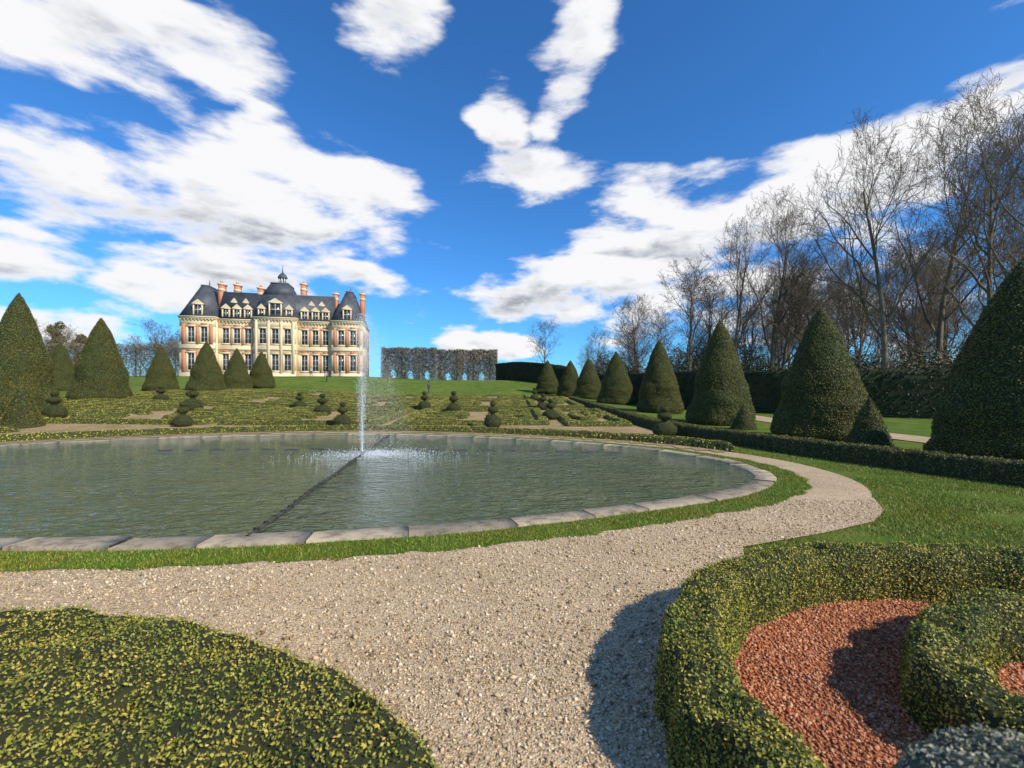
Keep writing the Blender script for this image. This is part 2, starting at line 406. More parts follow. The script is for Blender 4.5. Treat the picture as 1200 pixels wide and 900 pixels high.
# ------------------------------------------------------------ grass blades
LOWH=cat([(13.2,3.5),(11.6,7.0),(10.4,9.6),(9.2,13),(8.2,17.2),(7.6,22),(7.0,32),(6.2,46)],False,10)
def blades(name,x,y,h,z):
    n=len(x);a=rng.random(n)*6.28;w=rng.uniform(.002,.0045,n)*1.3;l=rng.normal(size=(n,2))*.45*h[:,None]
    zz=terr(x,y)+z
    V=np.stack([np.c_[x-w*np.cos(a),y-w*np.sin(a),zz],np.c_[x+w*np.cos(a),y+w*np.sin(a),zz],np.c_[x+l[:,0],y+l[:,1],zz+h]],1).reshape(-1,3)
    return build(name,[(V,np.arange(3*n).reshape(-1,3),0)],[M_grass])
n=160000
x=rng.uniform(-9,7,n);y=4.4+rng.random(n)*11
ok=inpoly(x,y,gr)&~inpoly(x,y,C)&((y<9)|(x>4));x,y=x[ok],y[ok]
x2=np.tile(x,4)+rng.normal(size=len(x)*4)*.035;y2=np.tile(y,4)+rng.normal(size=len(y)*4)*.035
blades('grass_border_blades',x2,y2,rng.uniform(.012,.045,len(x2)),.018)
n=330000
x=rng.uniform(2.5,13.5,n);y=4.3+rng.random(n)**1.4*15
bound=np.interp(y,LOWH[:,1],LOWH[:,0])
ok=(x<bound)&~inpoly(x,y,Pout)&~inpoly(x,y,NEARs)&~inpoly(x,y,bp)
patch=np.sin(x*2.1+1.5*np.sin(y*1.3))+np.sin(y*3.3+x*1.1)+rng.normal(size=n)*.7
ok&=patch>-.9
x,y=x[ok],y[ok];blades('lawn_grass',x,y,rng.uniform(.015,.05,len(x)),0)

kdW=kd_of(pdist(LOWH,False,.05))
hedge('low_hedge',5.5,13.6,3.4,46,.09,lambda X,Y:.42-dist(kdW,X,Y),.46,.12,.022,90000,[M_boxcore,M_yew],.03,5,(-.01,.03))
V,F=grid(np.arange(15.4,18.2,.7),np.arange(3,58,1.),.03)
build('gravel_path',[(V,F,0)],[M_gravel])

# ------------------------------------------------------------ parterre
Cf=offs(C,1.0)
far_ok=lambda x,y:(~inpoly(x,y,Cf))&(x<6.9)&((y>14)|(x<-18))
V,F=grid(np.arange(-40,8.4,.4),np.arange(8,56,.4),.03,far_ok)
build('parterre_gravel',[(V,F,0)],[M_gravel_far])
curves=[]
def rect(x0,x1,y0,y1):
    curves.append(np.array([(x0,y0),(x1,y0),(x1,y1),(x0,y1),(x0,y0)],float))
def spiral(cx,cy,r,turn,a0,sgn=1,sx=1.,sy=1.):
    t=np.linspace(0,1,44);rr=r*(1-.75*t);a=a0+sgn*turn*2*math.pi*t
    curves.append(np.c_[cx+sx*rr*np.cos(a),cy+sy*rr*np.sin(a)])
for off_,ymin in ((1.9,14.2),):
    o1=offs(C,off_);mk=(o1[:,1]>ymin)|(o1[:,0]<-19)
    i0=np.argmax(~mk);rot=np.roll(o1,-i0-1,0);mask=(rot[:,1]>ymin)|(rot[:,0]<-19);curves.append(rot[mask])
cellx=[(-38,-28.3),(-27.0,-17.2),(-15.9,-7.6),(-6.3,1.8)]
celly=[(24.6,33.2),(35.4,44.2),(46.6,55)]
for ci,(x0,x1) in enumerate(cellx):
    for (y0,y1) in celly:
        rect(x0,x1,y0,y1)
        cx,cy=(x0+x1)/2,(y0+y1)/2;w,hh=(x1-x0)/2,(y1-y0)/2
        for sx in (-1,1):
            for sy in (-1,1):
                spiral(cx+sx*w*.5,cy+sy*hh*.47,1,1.15,math.atan2(-sy,-sx),sx*sy,w*.40,hh*.38)
for x0,x1,y0,y1 in ((-38,-29,13,21.5),(-27.5,-23.8,13,21),(3.2,6.2,24,33),(3.0,5.6,36,50)):
    rect(x0,x1,y0,y1);spiral((x0+x1)/2,(y0+y1)/2,1,1.1,0,1,(x1-x0)*.33,(y1-y0)*.36)
pts=np.concatenate([pdist(c,False,.08) for c in curves])
kdP=kd_of(pts);C13=offs(C,1.3)
def pd(X,Y):
    d=.33-dist(kdP,X,Y)
    return np.where(inpoly(X,Y,C13),-1,d)
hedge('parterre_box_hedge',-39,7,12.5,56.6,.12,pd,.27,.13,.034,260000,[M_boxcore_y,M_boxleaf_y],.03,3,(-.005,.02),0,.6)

# ------------------------------------------------------------ yew cones
def revolve(prof,nseg=40,nzv=.05,fr=2.2):
    n=len(prof);V=[]
    for i,(r,z) in enumerate(prof):
        for j in range(nseg):
            a=2*math.pi*j/nseg
            v=Vector((r*math.cos(a),r*math.sin(a),z))
            k=1+nzv*noise.noise(v*fr)+nzv*.5*noise.noise(v*fr*2.7)
            V.append((v.x*k,v.y*k,z))
    i,j=np.meshgrid(np.arange(n-1),np.arange(nseg),indexing='ij')
    a=(i*nseg+j).ravel();b=(i*nseg+(j+1)%nseg).ravel()
    return np.array(V),np.stack([a,b,b+nseg,a+nseg],1)
def topiary(prof,count,leaf,nzv=.05,fr=2.2,mats=None):
    V,F=revolve(prof,40,nzv,fr)
    LV,LF=scatter(V,tri(F),count,leaf,.8,(-.03,.05),.45)
    o=build('tmp',[(V,F,0),(LV,LF,1)],mats or [M_yewcore,M_yew]);me=o.data;bpy.data.objects.remove(o);return me
cone_me=[]
for k in range(3):
    prof=[]
    b_=random.uniform(1.22,1.38)
    for t in np.linspace(0,1,40):
        r=1.85*(1-t**b_)**.84
        if t<.05: r*=.92+1.6*t
        prof.append((max(r,.001)*(1+.02*math.sin(t*17+k)),6.2*t))
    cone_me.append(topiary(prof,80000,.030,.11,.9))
cones=[(-30,27,7.97),(-32.4,35,7.8),(-56,55,8.2),(-46.6,59,8.1),(-34.4,50,7.7),(-37.2,60,7.9),(-36.7,65,7.9),
 (5.2,65,6.65),(7.9,60,6.25),(9.5,55,6.15),(10.8,46,6.15),(11.6,35,6.07),(12.2,26,6.15),(12.9,18.5,5.46),(13.9,12.1,5.5)]
for k,(x,y,tip) in enumerate(cones):
    z=tz(x,y);s=(tip-z)/6.2
    o=inst('yew_cone',cone_me[k%3],(x,y,z),random.random()*6,(random.uniform(.94,1.06),random.uniform(.94,1.06),s))
pc=[(max(.62*(1-t**1.1),.001),1.5*t) for t in np.linspace(0,1,16)]
small_cone=topiary(pc,8000,.022,.12,3)
pt=[]
for t in np.linspace(0,1,40):
    z=1.55*t
    if z<.75: r=.55*math.sqrt(max(1-((z-.35)/.42)**2,.02))
    elif z<.9: r=.12
    elif z<1.2: r=.12+.22*math.sqrt(max(1-((z-1.05)/.16)**2,0))
    elif z<1.28: r=.08
    else: r=.07+.12*math.sqrt(max(1-((z-1.41)/.14)**2,0))
    pt.append((max(r,.01),z))
small_tier=topiary(pt,7000,.018,.1,3)
for x,y,s,t in [(-25.4,23.0,1.35,0),(-26.8,26,1.,1),(-21.6,30,1.1,1),(-27.3,34.5,.9,1),(-12.9,30.2,1.,1),(-4.1,31.2,.95,1),(-6.8,34.5,.9,1),(2.4,27.5,.9,1),(6.6,19.2,.9,1),(11.9,22.8,.95,0),(12.4,15.4,1.1,0),(13.2,10.2,.9,1),
   (-16.5,34.5,.9,1),(2.4,34.5,.9,1),(-9,23.6,.8,1),(-1,23.2,.8,1),(-17.5,23.6,.8,1),(2.3,45.8,.8,1)]:
    inst('small_topiary',(small_tier if t else small_cone),(x,y,tz(x,y)),random.random()*6,(s,s,s*random.uniform(.9,1.15)))

def wallhedge(name,P,w,h,count,leaf,mats,amp=.08):
    P=np.array(P,float);L=np.r_[0,np.cumsum(np.linalg.norm(np.diff(P,axis=0),axis=1))]
    n=int(L[-1]/.8)+2;s=np.linspace(0,L[-1],n);Q=np.stack([np.interp(s,L,P[:,0]),np.interp(s,L,P[:,1])],1)
    t=norm(np.gradient(Q,axis=0));nn=np.stack([t[:,1],-t[:,0]],1)
    ring=[(-w/2,0)]+[(-w/2,h*k/4) for k in range(1,5)]+[(w/2,h*(4-k)/4) for k in range(0,5)]
    V=[]
    for k in range(n):
        g=tz(Q[k,0],Q[k,1])
        for (o,z) in ring:
            v=Vector((Q[k,0],Q[k,1],z+o*3));d=noise.noise(v*.6)*amp*2
            V.append((Q[k,0]+nn[k,0]*(o+d),Q[k,1]+nn[k,1]*(o+d),g-.05+z+(d*.5 if z>0 else 0)))
    V=np.array(V);r=len(ring);i,j=np.meshgrid(np.arange(n-1),np.arange(r-1),indexing='ij')
    a=(i*r+j).ravel();F=np.stack([a,a+r,a+r+1,a+1],1)
    caps=[[0,1,8,9],[1,2,7,8],[2,3,6,7],[3,4,5,6]];caps+= [[x+(n-1)*r for x in c[::-1]] for c in caps]
    F=np.r_[F,np.array(caps)]
    LV,LF=scatter(V,tri(F),count,leaf,.8,(-.05,.07),.5)
    return build(name,[(V,F,0),(LV,LF,1)],mats)
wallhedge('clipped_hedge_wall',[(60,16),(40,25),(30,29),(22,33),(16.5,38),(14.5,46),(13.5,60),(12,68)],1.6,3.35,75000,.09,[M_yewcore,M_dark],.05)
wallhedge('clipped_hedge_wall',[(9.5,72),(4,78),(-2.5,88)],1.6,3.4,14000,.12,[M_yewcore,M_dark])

# ------------------------------------------------------------ bare trees
def gen_tree(seed,H,levels,trunkfrac=.35,spread=.55,r0=.42,tw=.013):
    rd=random.Random(seed);parts=[]
    def branch(p,d,L,r,lev):
        nseg=(9,6,5,4,3)[lev];sides=(9,6,4,3,3)[lev]
        pts=[Vector(p)];dirs=[];dd=Vector(d).normalized()
        wob=(.035,.18,.24,.3,.3)[lev]
        for k in range(nseg):
            dd=(dd+Vector((rd.gauss(0,wob),rd.gauss(0,wob),rd.gauss(0,wob*.6)+(.10 if lev else .08)))).normalized()
            dirs.append(dd.copy());pts.append(pts[-1]+dd*(L/nseg))
        end=(.2,.25,.3,.35,.5)[lev]
        rads=[max(r*(1-(1-end)*(k/nseg)),tw) for k in range(nseg+1)]
        if lev==0: rads[0]*=1.45
        parts.append((*tube([tuple(q) for q in pts],rads,sides),0))
        if lev>=len(levels): return
        n=levels[lev];start=(trunkfrac,.22,.15,.1)[min(lev,3)]
        for k in range(n):
            t=start+(1-start)*((k+rd.random())/n)*.98
            f=t*nseg;i=min(int(f),nseg-1);q=pts[i].lerp(pts[i+1],f-i);bd=dirs[i]
            ax=Quaternion(bd,rd.random()*6.283+k*2.4) @ bd.orthogonal().normalized()
            sp=spread*rd.uniform(.7,1.3)*(1.15 if lev else 1.05)
            nd=(bd*math.cos(sp)+ax*math.sin(sp))
            nl=L*(.50,.58,.52,.5)[min(lev,3)]*(1.15-.55*t)*rd.uniform(.75,1.25)
            branch(q,nd,nl,max(rads[i]*.58*rd.uniform(.75,1.1),tw),lev+1)
    branch((0,0,0),(rd.gauss(0,.02),rd.gauss(0,.02),1),H*.88,r0,0)
    o=build('t',parts,[M_bark],smooth=True);me=o.data;bpy.data.objects.remove(o);return me
treesA=[gen_tree(s,24,[14,8,6,4],.27,.60,.34) for s in (1,2,3,4)]
treesB=[gen_tree(s,16,[12,7,5,4],.25,.68,.22) for s in (11,12,13)]
def put(px,py,Y,ms,name='bare_tree',wid=1.,parent=None,Hm=24):
    X=(px-600)/520*Y;z=tz(X,Y);top=1.9+(460-py)/520*Y
    s=(top-z)/Hm
    inst(name,random.choice(ms),(X,Y,z-.05),random.random()*6.28,(s*wid,s*wid,s),parent)
for (a,b_,Y) in [(1040,182,46),(1100,172,54),(1156,168,44),(1206,158,38),(1185,190,62),(860,285,58),(905,258,62),(1005,320,56)]:
    put(a,b_,Y,treesA,wid=.9)
for (a,b_,Y) in [(808,318,66),(745,355,80),(640,380,84),(950,312,60),(700,392,95),(540,415,98),(770,368,85),(830,335,70)]:
    put(a,b_,Y,treesB,Hm=16,wid=1.15)
woods=empty('distant_woods')
for k in range(50):
    px=random.uniform(680,1290);Y=random.uniform(64,110)
    top=np.interp(px,[690,800,950,1250],[412,384,345,318])+random.uniform(-10,22)
    put(px,top,Y,treesB if random.random()<.6 else treesA,'wood_tree',1.05,woods,20)
n=75000
X=rng.uniform(14,100,n);Y=np.where(X<45,rng.uniform(66,84,n),rng.uniform(46,84,n))
hz=(4.2+3.8*rng.random(n)+2.0*np.sin(X*.23)+1.2*np.sin(X*.71+1))
Z=terr(X,Y)+hz*rng.random(n)**.8
p=np.c_[X,Y,Z]
V,F=quads(p,rng.normal(size=(n,3)),.38,1,.14)
build('thicket',[(V,F,0)],[M_twig],woods)
def clump(cx,cy,w,h,n,parts):
    for k in range(9):
        c=np.array([cx+random.gauss(0,w*.35),cy+random.gauss(0,w*.3),tz(cx,cy)+h*random.uniform(.2,.75)])
        d=norm(rng.normal(size=(n//9,3)))*(rng.uniform(.6,1.,(n//9,1)))*np.array([w*.35,w*.35,h*.28])
        parts.append((*quads(c+d,d,.17,.8,.45),0))
parts=[]
for px,Y,w,h in ((880,56,6,7),(965,54,6,8),(1015,50,5,7),(1075,47,5,6),(1130,46,5,5),(815,62,5,6),(760,72,5,5),(1180,44,5,6)):
    clump((px-600)/520*Y,Y,w,h,2600,parts)
build('evergreen_shrubs',parts,[leafmat('shrub_leaf',[(0,(.04,.04,.014)),(.6,(.11,.085,.035)),(1,(.18,.13,.055))],(.8,.9,.7),.3)],woods)

def palisade(name,x0,x1,y,z1,dens,step=4.2,arch=True,rag=.25):
    base=empty(name);prt=[]
    xs=np.arange(x0,x1+.1,step)
    for x in xs:
        g=tz(x,y);V,F=tube([(x,y,g-.1),(x+.05,y,g+2),(x,y,z1-1)],[.22,.18,.1],6);prt.append((V,F,0))
    build('trunks',prt,[M_bark],base)
    n=int((x1-x0)*dens);X=rng.uniform(x0-.8,x1+.8,n);g=terr(X,np.full(n,y))
    Z=g+.2+(z1-g)*rng.random(n)**.9
    Z=np.minimum(Z,z1+rag*np.sin(X*1.3)+rag*.6*np.sin(X*3.1)+rng.normal(size=n)*rag*.6)
    u=((X-x0)%step)/step-.5
    ok=np.ones(n,bool)
    if arch: ok=~((np.abs(u)<.16)&(Z-g<2.6-26*u*u)&(rng.random(n)>.25))
    ok&=rng.random(n)>.30*(np.abs(u)<.06)
    p=np.c_[X,y+rng.uniform(-1.2,1.2,n),Z][ok]
    V,F=quads(p,rng.normal(size=(len(p),3)),.30,1,.16)
    build('twigs',[(V,F,0)],[M_ltwig],base)
palisade('clipped_linden_row',-31.5,-19.5,110,12.9,2000)
palisade('clipped_linden_row',-18.2,-4.5,112,12.6,2000)
palisade('clipped_linden_row',-150,-79,112,14.2,900,5,False,.7)
for k in range(16):
    X=random.uniform(-175,-84);Y=random.uniform(125,160);z=tz(X,Y);top=1.9+(460-random.uniform(380,398))/520*Y;s=(top-z)/16
    inst('wood_tree',random.choice(treesB),(X,Y,z),random.random()*6,(s*1.2,s*1.2,s),woods)
for (px,py,Y) in [(64,378,150),(95,392,150),(25,388,140)]:
    X=(px-600)/520*Y;c=[];top=1.9+(460-py)/520*Y
    for k in range(14):
        t=k/13;cc=np.array([X+random.gauss(0,1.2),Y+random.gauss(0,1),tz(X,Y)+4+(top-tz(X,Y)-5)*t])
        d=norm(rng.normal(size=(260,3)))*rng.uniform(.5,1,(260,1))*np.array([3.0-1.6*t,3-1.6*t,1.5])
        c.append((*quads(cc+d,d,.4,.8,.4),1))
    V,F=tube([(X,Y,tz(X,Y)),(X,Y,top-3)],[.4,.15],6);c.append((V,F,0))
    build('pine_tree',c,[M_bark,M_yew])

# ------------------------------------------------------------ château
CH=empty('chateau',(-65.4,88.1,5.0));CH.rotation_euler=(0,0,R(12));CH.scale=(.882,.82,.965)
acc={}
def bx(mt,x0,x1,y0,y1,z0,z1):
    V=[(x0,y0,z0),(x1,y0,z0),(x1,y1,z0),(x0,y1,z0),(x0,y0,z1),(x1,y0,z1),(x1,y1,z1),(x0,y1,z1)]
    F=[(0,3,2,1),(4,5,6,7),(0,1,5,4),(1,2,6,5),(2,3,7,6),(3,0,4,7)]
    acc.setdefault(mt,[]).append((V,F,0))
def fr(mt,b0,t0):
    x0,x1,y0,y1,z0=b0;a0,a1,c0,c1,z1=t0
    V=[(x0,y0,z0),(x1,y0,z0),(x1,y1,z0),(x0,y1,z0),(a0,c0,z1),(a1,c0,z1),(a1,c1,z1),(a0,c1,z1)]
    F=[(0,3,2,1),(4,5,6,7),(0,1,5,4),(1,2,6,5),(2,3,7,6),(3,0,4,7)]
    acc.setdefault(mt,[]).append((V,F,0))
def gable(mt,x0,x1,y0,y1,z0,z1):
    xm=(x0+x1)/2
    V=[(x0,y0,z0),(x1,y0,z0),(xm,y0,z1),(x0,y1,z0),(x1,y1,z0),(xm,y1,z1)]
    acc.setdefault(mt,[]).append((V,[(0,1,2),(3,5,4)],0))
    acc.setdefault(mt,[]).append((V,[(0,3,4,1),(1,4,5,2),(2,5,3,0)],0))
LV=[(1.4,4.9),(7.1,10.3)]
def win(xc,yf,z0,z1,w):
    bx('glass',xc-w/2-.1,xc+w/2+.1,yf+.30,yf+.36,z0-.1,z1+.1)
    for k in (-.5,0,.5): bx('frame',xc+k*(w-.08)-.04,xc+k*(w-.08)+.04,yf+.2,yf+.29,z0,z1)
    for k in np.linspace(z0,z1-.1,4): bx('frame',xc-w/2,xc+w/2,yf+.21,yf+.285,k,k+.06)
    bx('stone',xc-w/2-.24,xc-w/2-.002,yf-.07,yf-.004,z0,z1);bx('stone',xc+w/2+.002,xc+w/2+.24,yf-.07,yf-.004,z0,z1)
    bx('stone',xc-w/2-.34,xc+w/2+.34,yf-.14,yf-.004,z1+.003,z1+.32);bx('stone',xc-w/2-.3,xc+w/2+.3,yf-.12,yf-.004,z0-.25,z0-.003)
def facade(x0,x1,yf,yb,wins,w,zt,brick=True):
    bx('stone',x0,x1,yf+.4,yb,-1.2,zt)
    prev=-1.2
    for (a,b_) in LV:
        bx('stone',x0,x1,yf,yf+.397,prev,a)
        xs=[x0]+sum([[c-w/2,c+w/2] for c in wins],[])+[x1]
        for k in range(0,len(xs),2):
            bx('stone',xs[k],xs[k+1],yf,yf+.397,a+.002,b_-.002)
            if brick:
                l,r_=xs[k]+(.4 if k==0 else .30),xs[k+1]-(.4 if k==len(xs)-2 else .30)
                if r_-l>.2: bx('brick',l,r_,yf-.03,yf-.002,a-.45,b_+.55)
        for c in wins:
            win(c,yf,a,b_,w)
            if brick: bx('brick',c-w/2+.05,c+w/2-.05,yf-.03,yf-.002,b_+.36,b_+.75)
        prev=b_
    bx('stone',x0,x1,yf,yf+.397,prev,zt)
    bx('stone',x0-.06,x1+.06,yf-.16,yf-.003,5.75,6.1)
    bx('stone',x0-.05,x1+.05,yf-.1,yf-.003,-1.2,.75)
    bx('stone',x0-.12,x1+.12,yf-.35,yb+.1,zt,zt+.3);bx('stone',x0-.25,x1+.25,yf-.5,yb+.2,zt+.3,zt+.5)
    for k in np.arange(x0+.2,x1-.3,.7): bx('stone',k,k+.25,yf-.3,yf-.003,zt-.3,zt-.002)
def dormer(xc,yf,z0,w=1.5,h=2.5,depth=3):
    bx('stone',xc-w/2-.3,xc-w/2,yf,yf+.3,z0,z0+h);bx('stone',xc+w/2,xc+w/2+.3,yf,yf+.3,z0,z0+h)
    bx('glass',xc-w/2,xc+w/2,yf+.15,yf+.2,z0,z0+h);bx('frame',xc-.04,xc+.04,yf+.08,yf+.14,z0,z0+h)
    bx('frame',xc-w/2,xc+w/2,yf+.09,yf+.135,z0+h*.55,z0+h*.6)
    bx('stone',xc-w/2-.45,xc+w/2+.45,yf-.12,yf+.4,z0+h,z0+h+.22);gable('stone',xc-w/2-.45,xc+w/2+.45,yf-.1,yf+.35,z0+h+.223,z0+h+1.1)
    bx('slate',xc-w/2-.28,xc+w/2+.28,yf+.31,yf+depth,z0,z0+h-.01);gable('slate',xc-w/2-.4,xc+w/2+.4,yf+.41,yf+depth,z0+h,z0+h+1.)
def chim(x,y,z0,z1,w=1.1,d=2.0):
    bx('brick',x-w/2,x+w/2,y-d/2,y+d/2,z0,z1);bx('stone',x-w/2-.15,x+w/2+.15,y-d/2-.15,y+d/2+.15,z1,z1+.35)
    bx('stone',x-w/2-.06,x+w/2+.06,y-d/2-.06,y+d/2+.06,z1-1.3,z1-.8)
    for k in (-.5,.5): bx('brick',x-.2,x+.2,y+k*d*.5-.2,y+k*d*.5+.2,z1+.35,z1+.8)
ZT=11.7
facade(7.15,14.9,0,14,[8.7,11.0,13.3],1.35,ZT)
facade(24.0,31.75,0,14,[25.5,27.9,30.2],1.35,ZT)
facade(0,7.1,-1.5,15.2,[2.25,4.85],1.35,ZT+.2)
facade(31.8,38.7,-1.5,15.2,[33.9,36.6],1.35,ZT+.2)
for ya,yb_ in ((.6,3.4),(6.0,8.2),(10.8,13.6)):
    for z0,z1 in ((1.2,5.2),(6.9,10.6)): bx('brick',38.702,38.73,ya,yb_,z0,z1)
for yc in (4.7,9.5):
    for z0,z1 in LV: bx('glass',38.702,38.72,yc-.65,yc+.65,z0,z1);bx('frame',38.722,38.74,yc-.05,yc+.05,z0,z1)
facade(14.95,23.95,-1.3,15,[16.8,19.45,22.1],1.45,ZT+.5,False)
for x in (15.5,18.1,20.8,23.4): bx('stone',x-.28,x+.28,-1.52,-1.304,.8,ZT+.4)
fr('slate',(7.2,31.7,-.2,14,ZT+.5),(7.2,31.7,3.0,10.6,18.2));bx('zinc',7.2,31.7,2.95,10.65,18.2,18.4)
fr('slate',(-.1,7.2,-1.6,15.3,ZT+.7),(2.8,4.3,2.4,10.2,19.4));bx('zinc',2.7,4.4,2.3,10.3,19.4,19.6)
fr('slate',(31.7,38.8,-1.6,15.3,ZT+.7),(34.5,36.0,2.4,10.2,19.4));bx('zinc',34.4,36.1,2.3,10.3,19.4,19.6)
fr('slate',(14.9,24.0,-1.4,14.9,ZT+1.),(16.2,22.7,.6,9.5,17.8));fr('slate',(16.2,22.7,.6,9.5,17.8),(17.6,21.3,2.2,8.,20.6));bx('zinc',17.5,21.4,2.1,8.1,20.6,20.8)
for x in (8.7,11.0,13.3,25.5,27.9,30.2): dormer(x,.05,ZT+.52,1.1,2.1)
for x in (3.55,35.25): dormer(x,-1.4,ZT+.72,1.4,2.4)
dormer(19.45,-1.25,ZT+1.,2.2,3.0,4);dormer(16.5,-1.2,ZT+1.,.9,1.7);dormer(22.4,-1.2,ZT+1.,.9,1.7)
for x in (9.8,12.3,26.7,29.): dormer(x,1.9,ZT+3.6,.5,.6,2)
for x,y,z1 in ((6.6,4,19.9),(8.6,8,20.6),(15.0,4,19.4),(24.3,5,20.9),(31.6,6,19.2),(34.0,9,19.9),(38.0,6,19.4),(1.0,8,18.6)): chim(x,y,13.5,z1)
def cyl(mt,prof,cx,cy,ns=16):
    V,F=tube([(cx,cy,z) for r,z in prof],[r for r,z in prof],ns);acc.setdefault(mt,[]).append((V,F,0))
cyl('zinc',[(1.3,20.8),(1.3,21.0),(1.0,21.05),(1.0,21.2)],19.45,5.1)
for k in range(8):
    a=k*math.pi/4;bx('frame',19.45+math.cos(a)*.8-.1,19.45+math.cos(a)*.8+.1,5.1+math.sin(a)*.8-.1,5.1+math.sin(a)*.8+.1,21.2,22.3)
cyl('slate',[(1.1,22.3),(1.1,22.5),(.9,22.9),(.5,23.3),(.22,23.5),(.12,23.9),(.06,24.6),(.03,25.4)],19.45,5.1)
for x in (3.55,35.25): cyl('zinc',[(.18,19.6),(.1,20.0),(.16,20.2),(.03,21.2)],x,5)
for k in range(4): bx('stone',16.5-.35*k,22.4+.35*k,-2.2-.4*k,-1.46-.4*k,-1.2,.75-.18*k)
nm={'stone':M_facstone,'brick':M_brick,'slate':M_slate,'glass':M_glass,'frame':M_winframe,'zinc':M_zinc}
pn={'stone':'walls','brick':'brick_panels','slate':'roof','glass':'windows','frame':'window_frames','zinc':'roof_trim'}
for k,v in acc.items(): build(pn[k],v,[nm[k]],CH)
V,F=grid(np.arange(-85,-8,1.),np.arange(83.5,88,.5),.05);build('forecourt_gravel',[(V,F,0)],[M_gravel_far])

# ------------------------------------------------------------ people
def person(x,y,face,top,legs,stride=.18):
    P=empty('person',(x,y,tz(x,y)+.05));P.rotation_euler=(0,0,face)
    def skin(name,J,E,rad,mat):
        me=bpy.data.meshes.new(name);me.from_pydata(J,E,[]);o=bpy.data.objects.new(name,me);S.collection.objects.link(o);o.parent=P
        o.modifiers.new('s','SKIN')
        for i,r in enumerate(rad): me.skin_vertices[0].data[i].radius=r
        me.skin_vertices[0].data[0].use_root=True
        ss=o.modifiers.new('ss','SUBSURF');ss.levels=1;ss.render_levels=2;me.materials.append(mat)
    s=stride
    try:
        skin('legs',[(0,0,.93),(.09,0,.88),(.10,s*.6,.48),(.10,s,.07),(.10,s+.14,.04),(-.09,0,.88),(-.10,-s*.2,.48),(-.10,-s,.09),(-.10,-s+.13,.04)],
          [(0,1),(1,2),(2,3),(3,4),(0,5),(5,6),(6,7),(7,8)],[(.13,.10)]+[(.09,.09),(.065,.065),(.045,.045),(.045,.03)]*2,simple('trousers',legs,None,5))
        skin('torso',[(0,0,.95),(0,0,1.15),(0,0,1.38),(0,0,1.48),(.19,0,1.40),(.24,-.03,1.12),(.22,.12,.90),(-.19,0,1.40),(-.24,.02,1.12),(-.22,.14,.92)],
          [(0,1),(1,2),(2,3),(2,4),(4,5),(5,6),(2,7),(7,8),(8,9)],[(.15,.11),(.14,.10),(.16,.11),(.06,.06),(.06,.06),(.05,.05),(.035,.035),(.06,.06),(.05,.05),(.035,.035)],simple('coat',top,None,5))
    except Exception as e: print('skin fail',e)
    skinm=simple('skin',(.5,.32,.22),None,4);hair=simple('hair',(.06,.04,.03),None,4)
    prof=[(.045,1.46),(.045,1.53),(.07,1.55),(.088,1.60),(.092,1.66),(.08,1.71),(.05,1.745),(.005,1.755)]
    V,F=tube([(0,.01,z_) for r,z_ in prof],[r for r,z_ in prof],12);build('head',[(V,F,0)],[skinm],P,True)
    prof=[(.094,1.60),(.10,1.67),(.088,1.73),(.05,1.765),(.004,1.77)]
    V,F=tube([(0,-.015,z_) for r,z_ in prof],[r for r,z_ in prof],12);build('hair',[(V,F,0)],[hair],P,True)
for x,y,f,t,l in [(-35.4,84,1.2,(.05,.05,.07),(.06,.07,.12)),(-34.6,84.2,1.4,(.25,.05,.04),(.04,.04,.05)),(-38,84,3,(.6,.6,.58),(.08,.1,.16)),(-33,85,-1.5,(.05,.06,.1),(.05,.05,.05)),(-51,84,1.5,(.04,.08,.16),(.05,.05,.06)),(-20,83,1.6,(.1,.1,.1),(.05,.06,.1)),(-30,72,1.6,(.3,.3,.32),(.05,.06,.1)),(-12,64,1.,(.1,.1,.12),(.05,.06,.1))]:
    person(x,y,f,t,l)

# ------------------------------------------------------------ grey-green clipped shrub very close at the right
prof=[]
for t in np.linspace(0,1,30):
    z=1.10*t
    r=.10+.10*math.sin(math.pi*min(t*1.1,1))**.5 if t<.62 else .27*math.sqrt(max(1-((t-.80)/.2)**2,0))
    prof.append((max(r,.004),z))
V,F=revolve(prof,36,.25,7)
M_gl=leafmat('grey_leaf',[(0,(.14,.14,.08)),(.5,(.27,.26,.18)),(1,(.42,.40,.29))],(.8,.85,.8),8)
LVv,LF=scatter(V,tri(F),60000,.0065,1,(-.012,.014),.6)
st=build('clipped_shrub',[(V,F,0),(LVv,LF,1)],[simple('shrub_core',(.06,.07,.05),(.10,.11,.085),20,.95),M_gl]);st.location=(1.19,.98,0);st.scale=(1.05,.85,1.0)

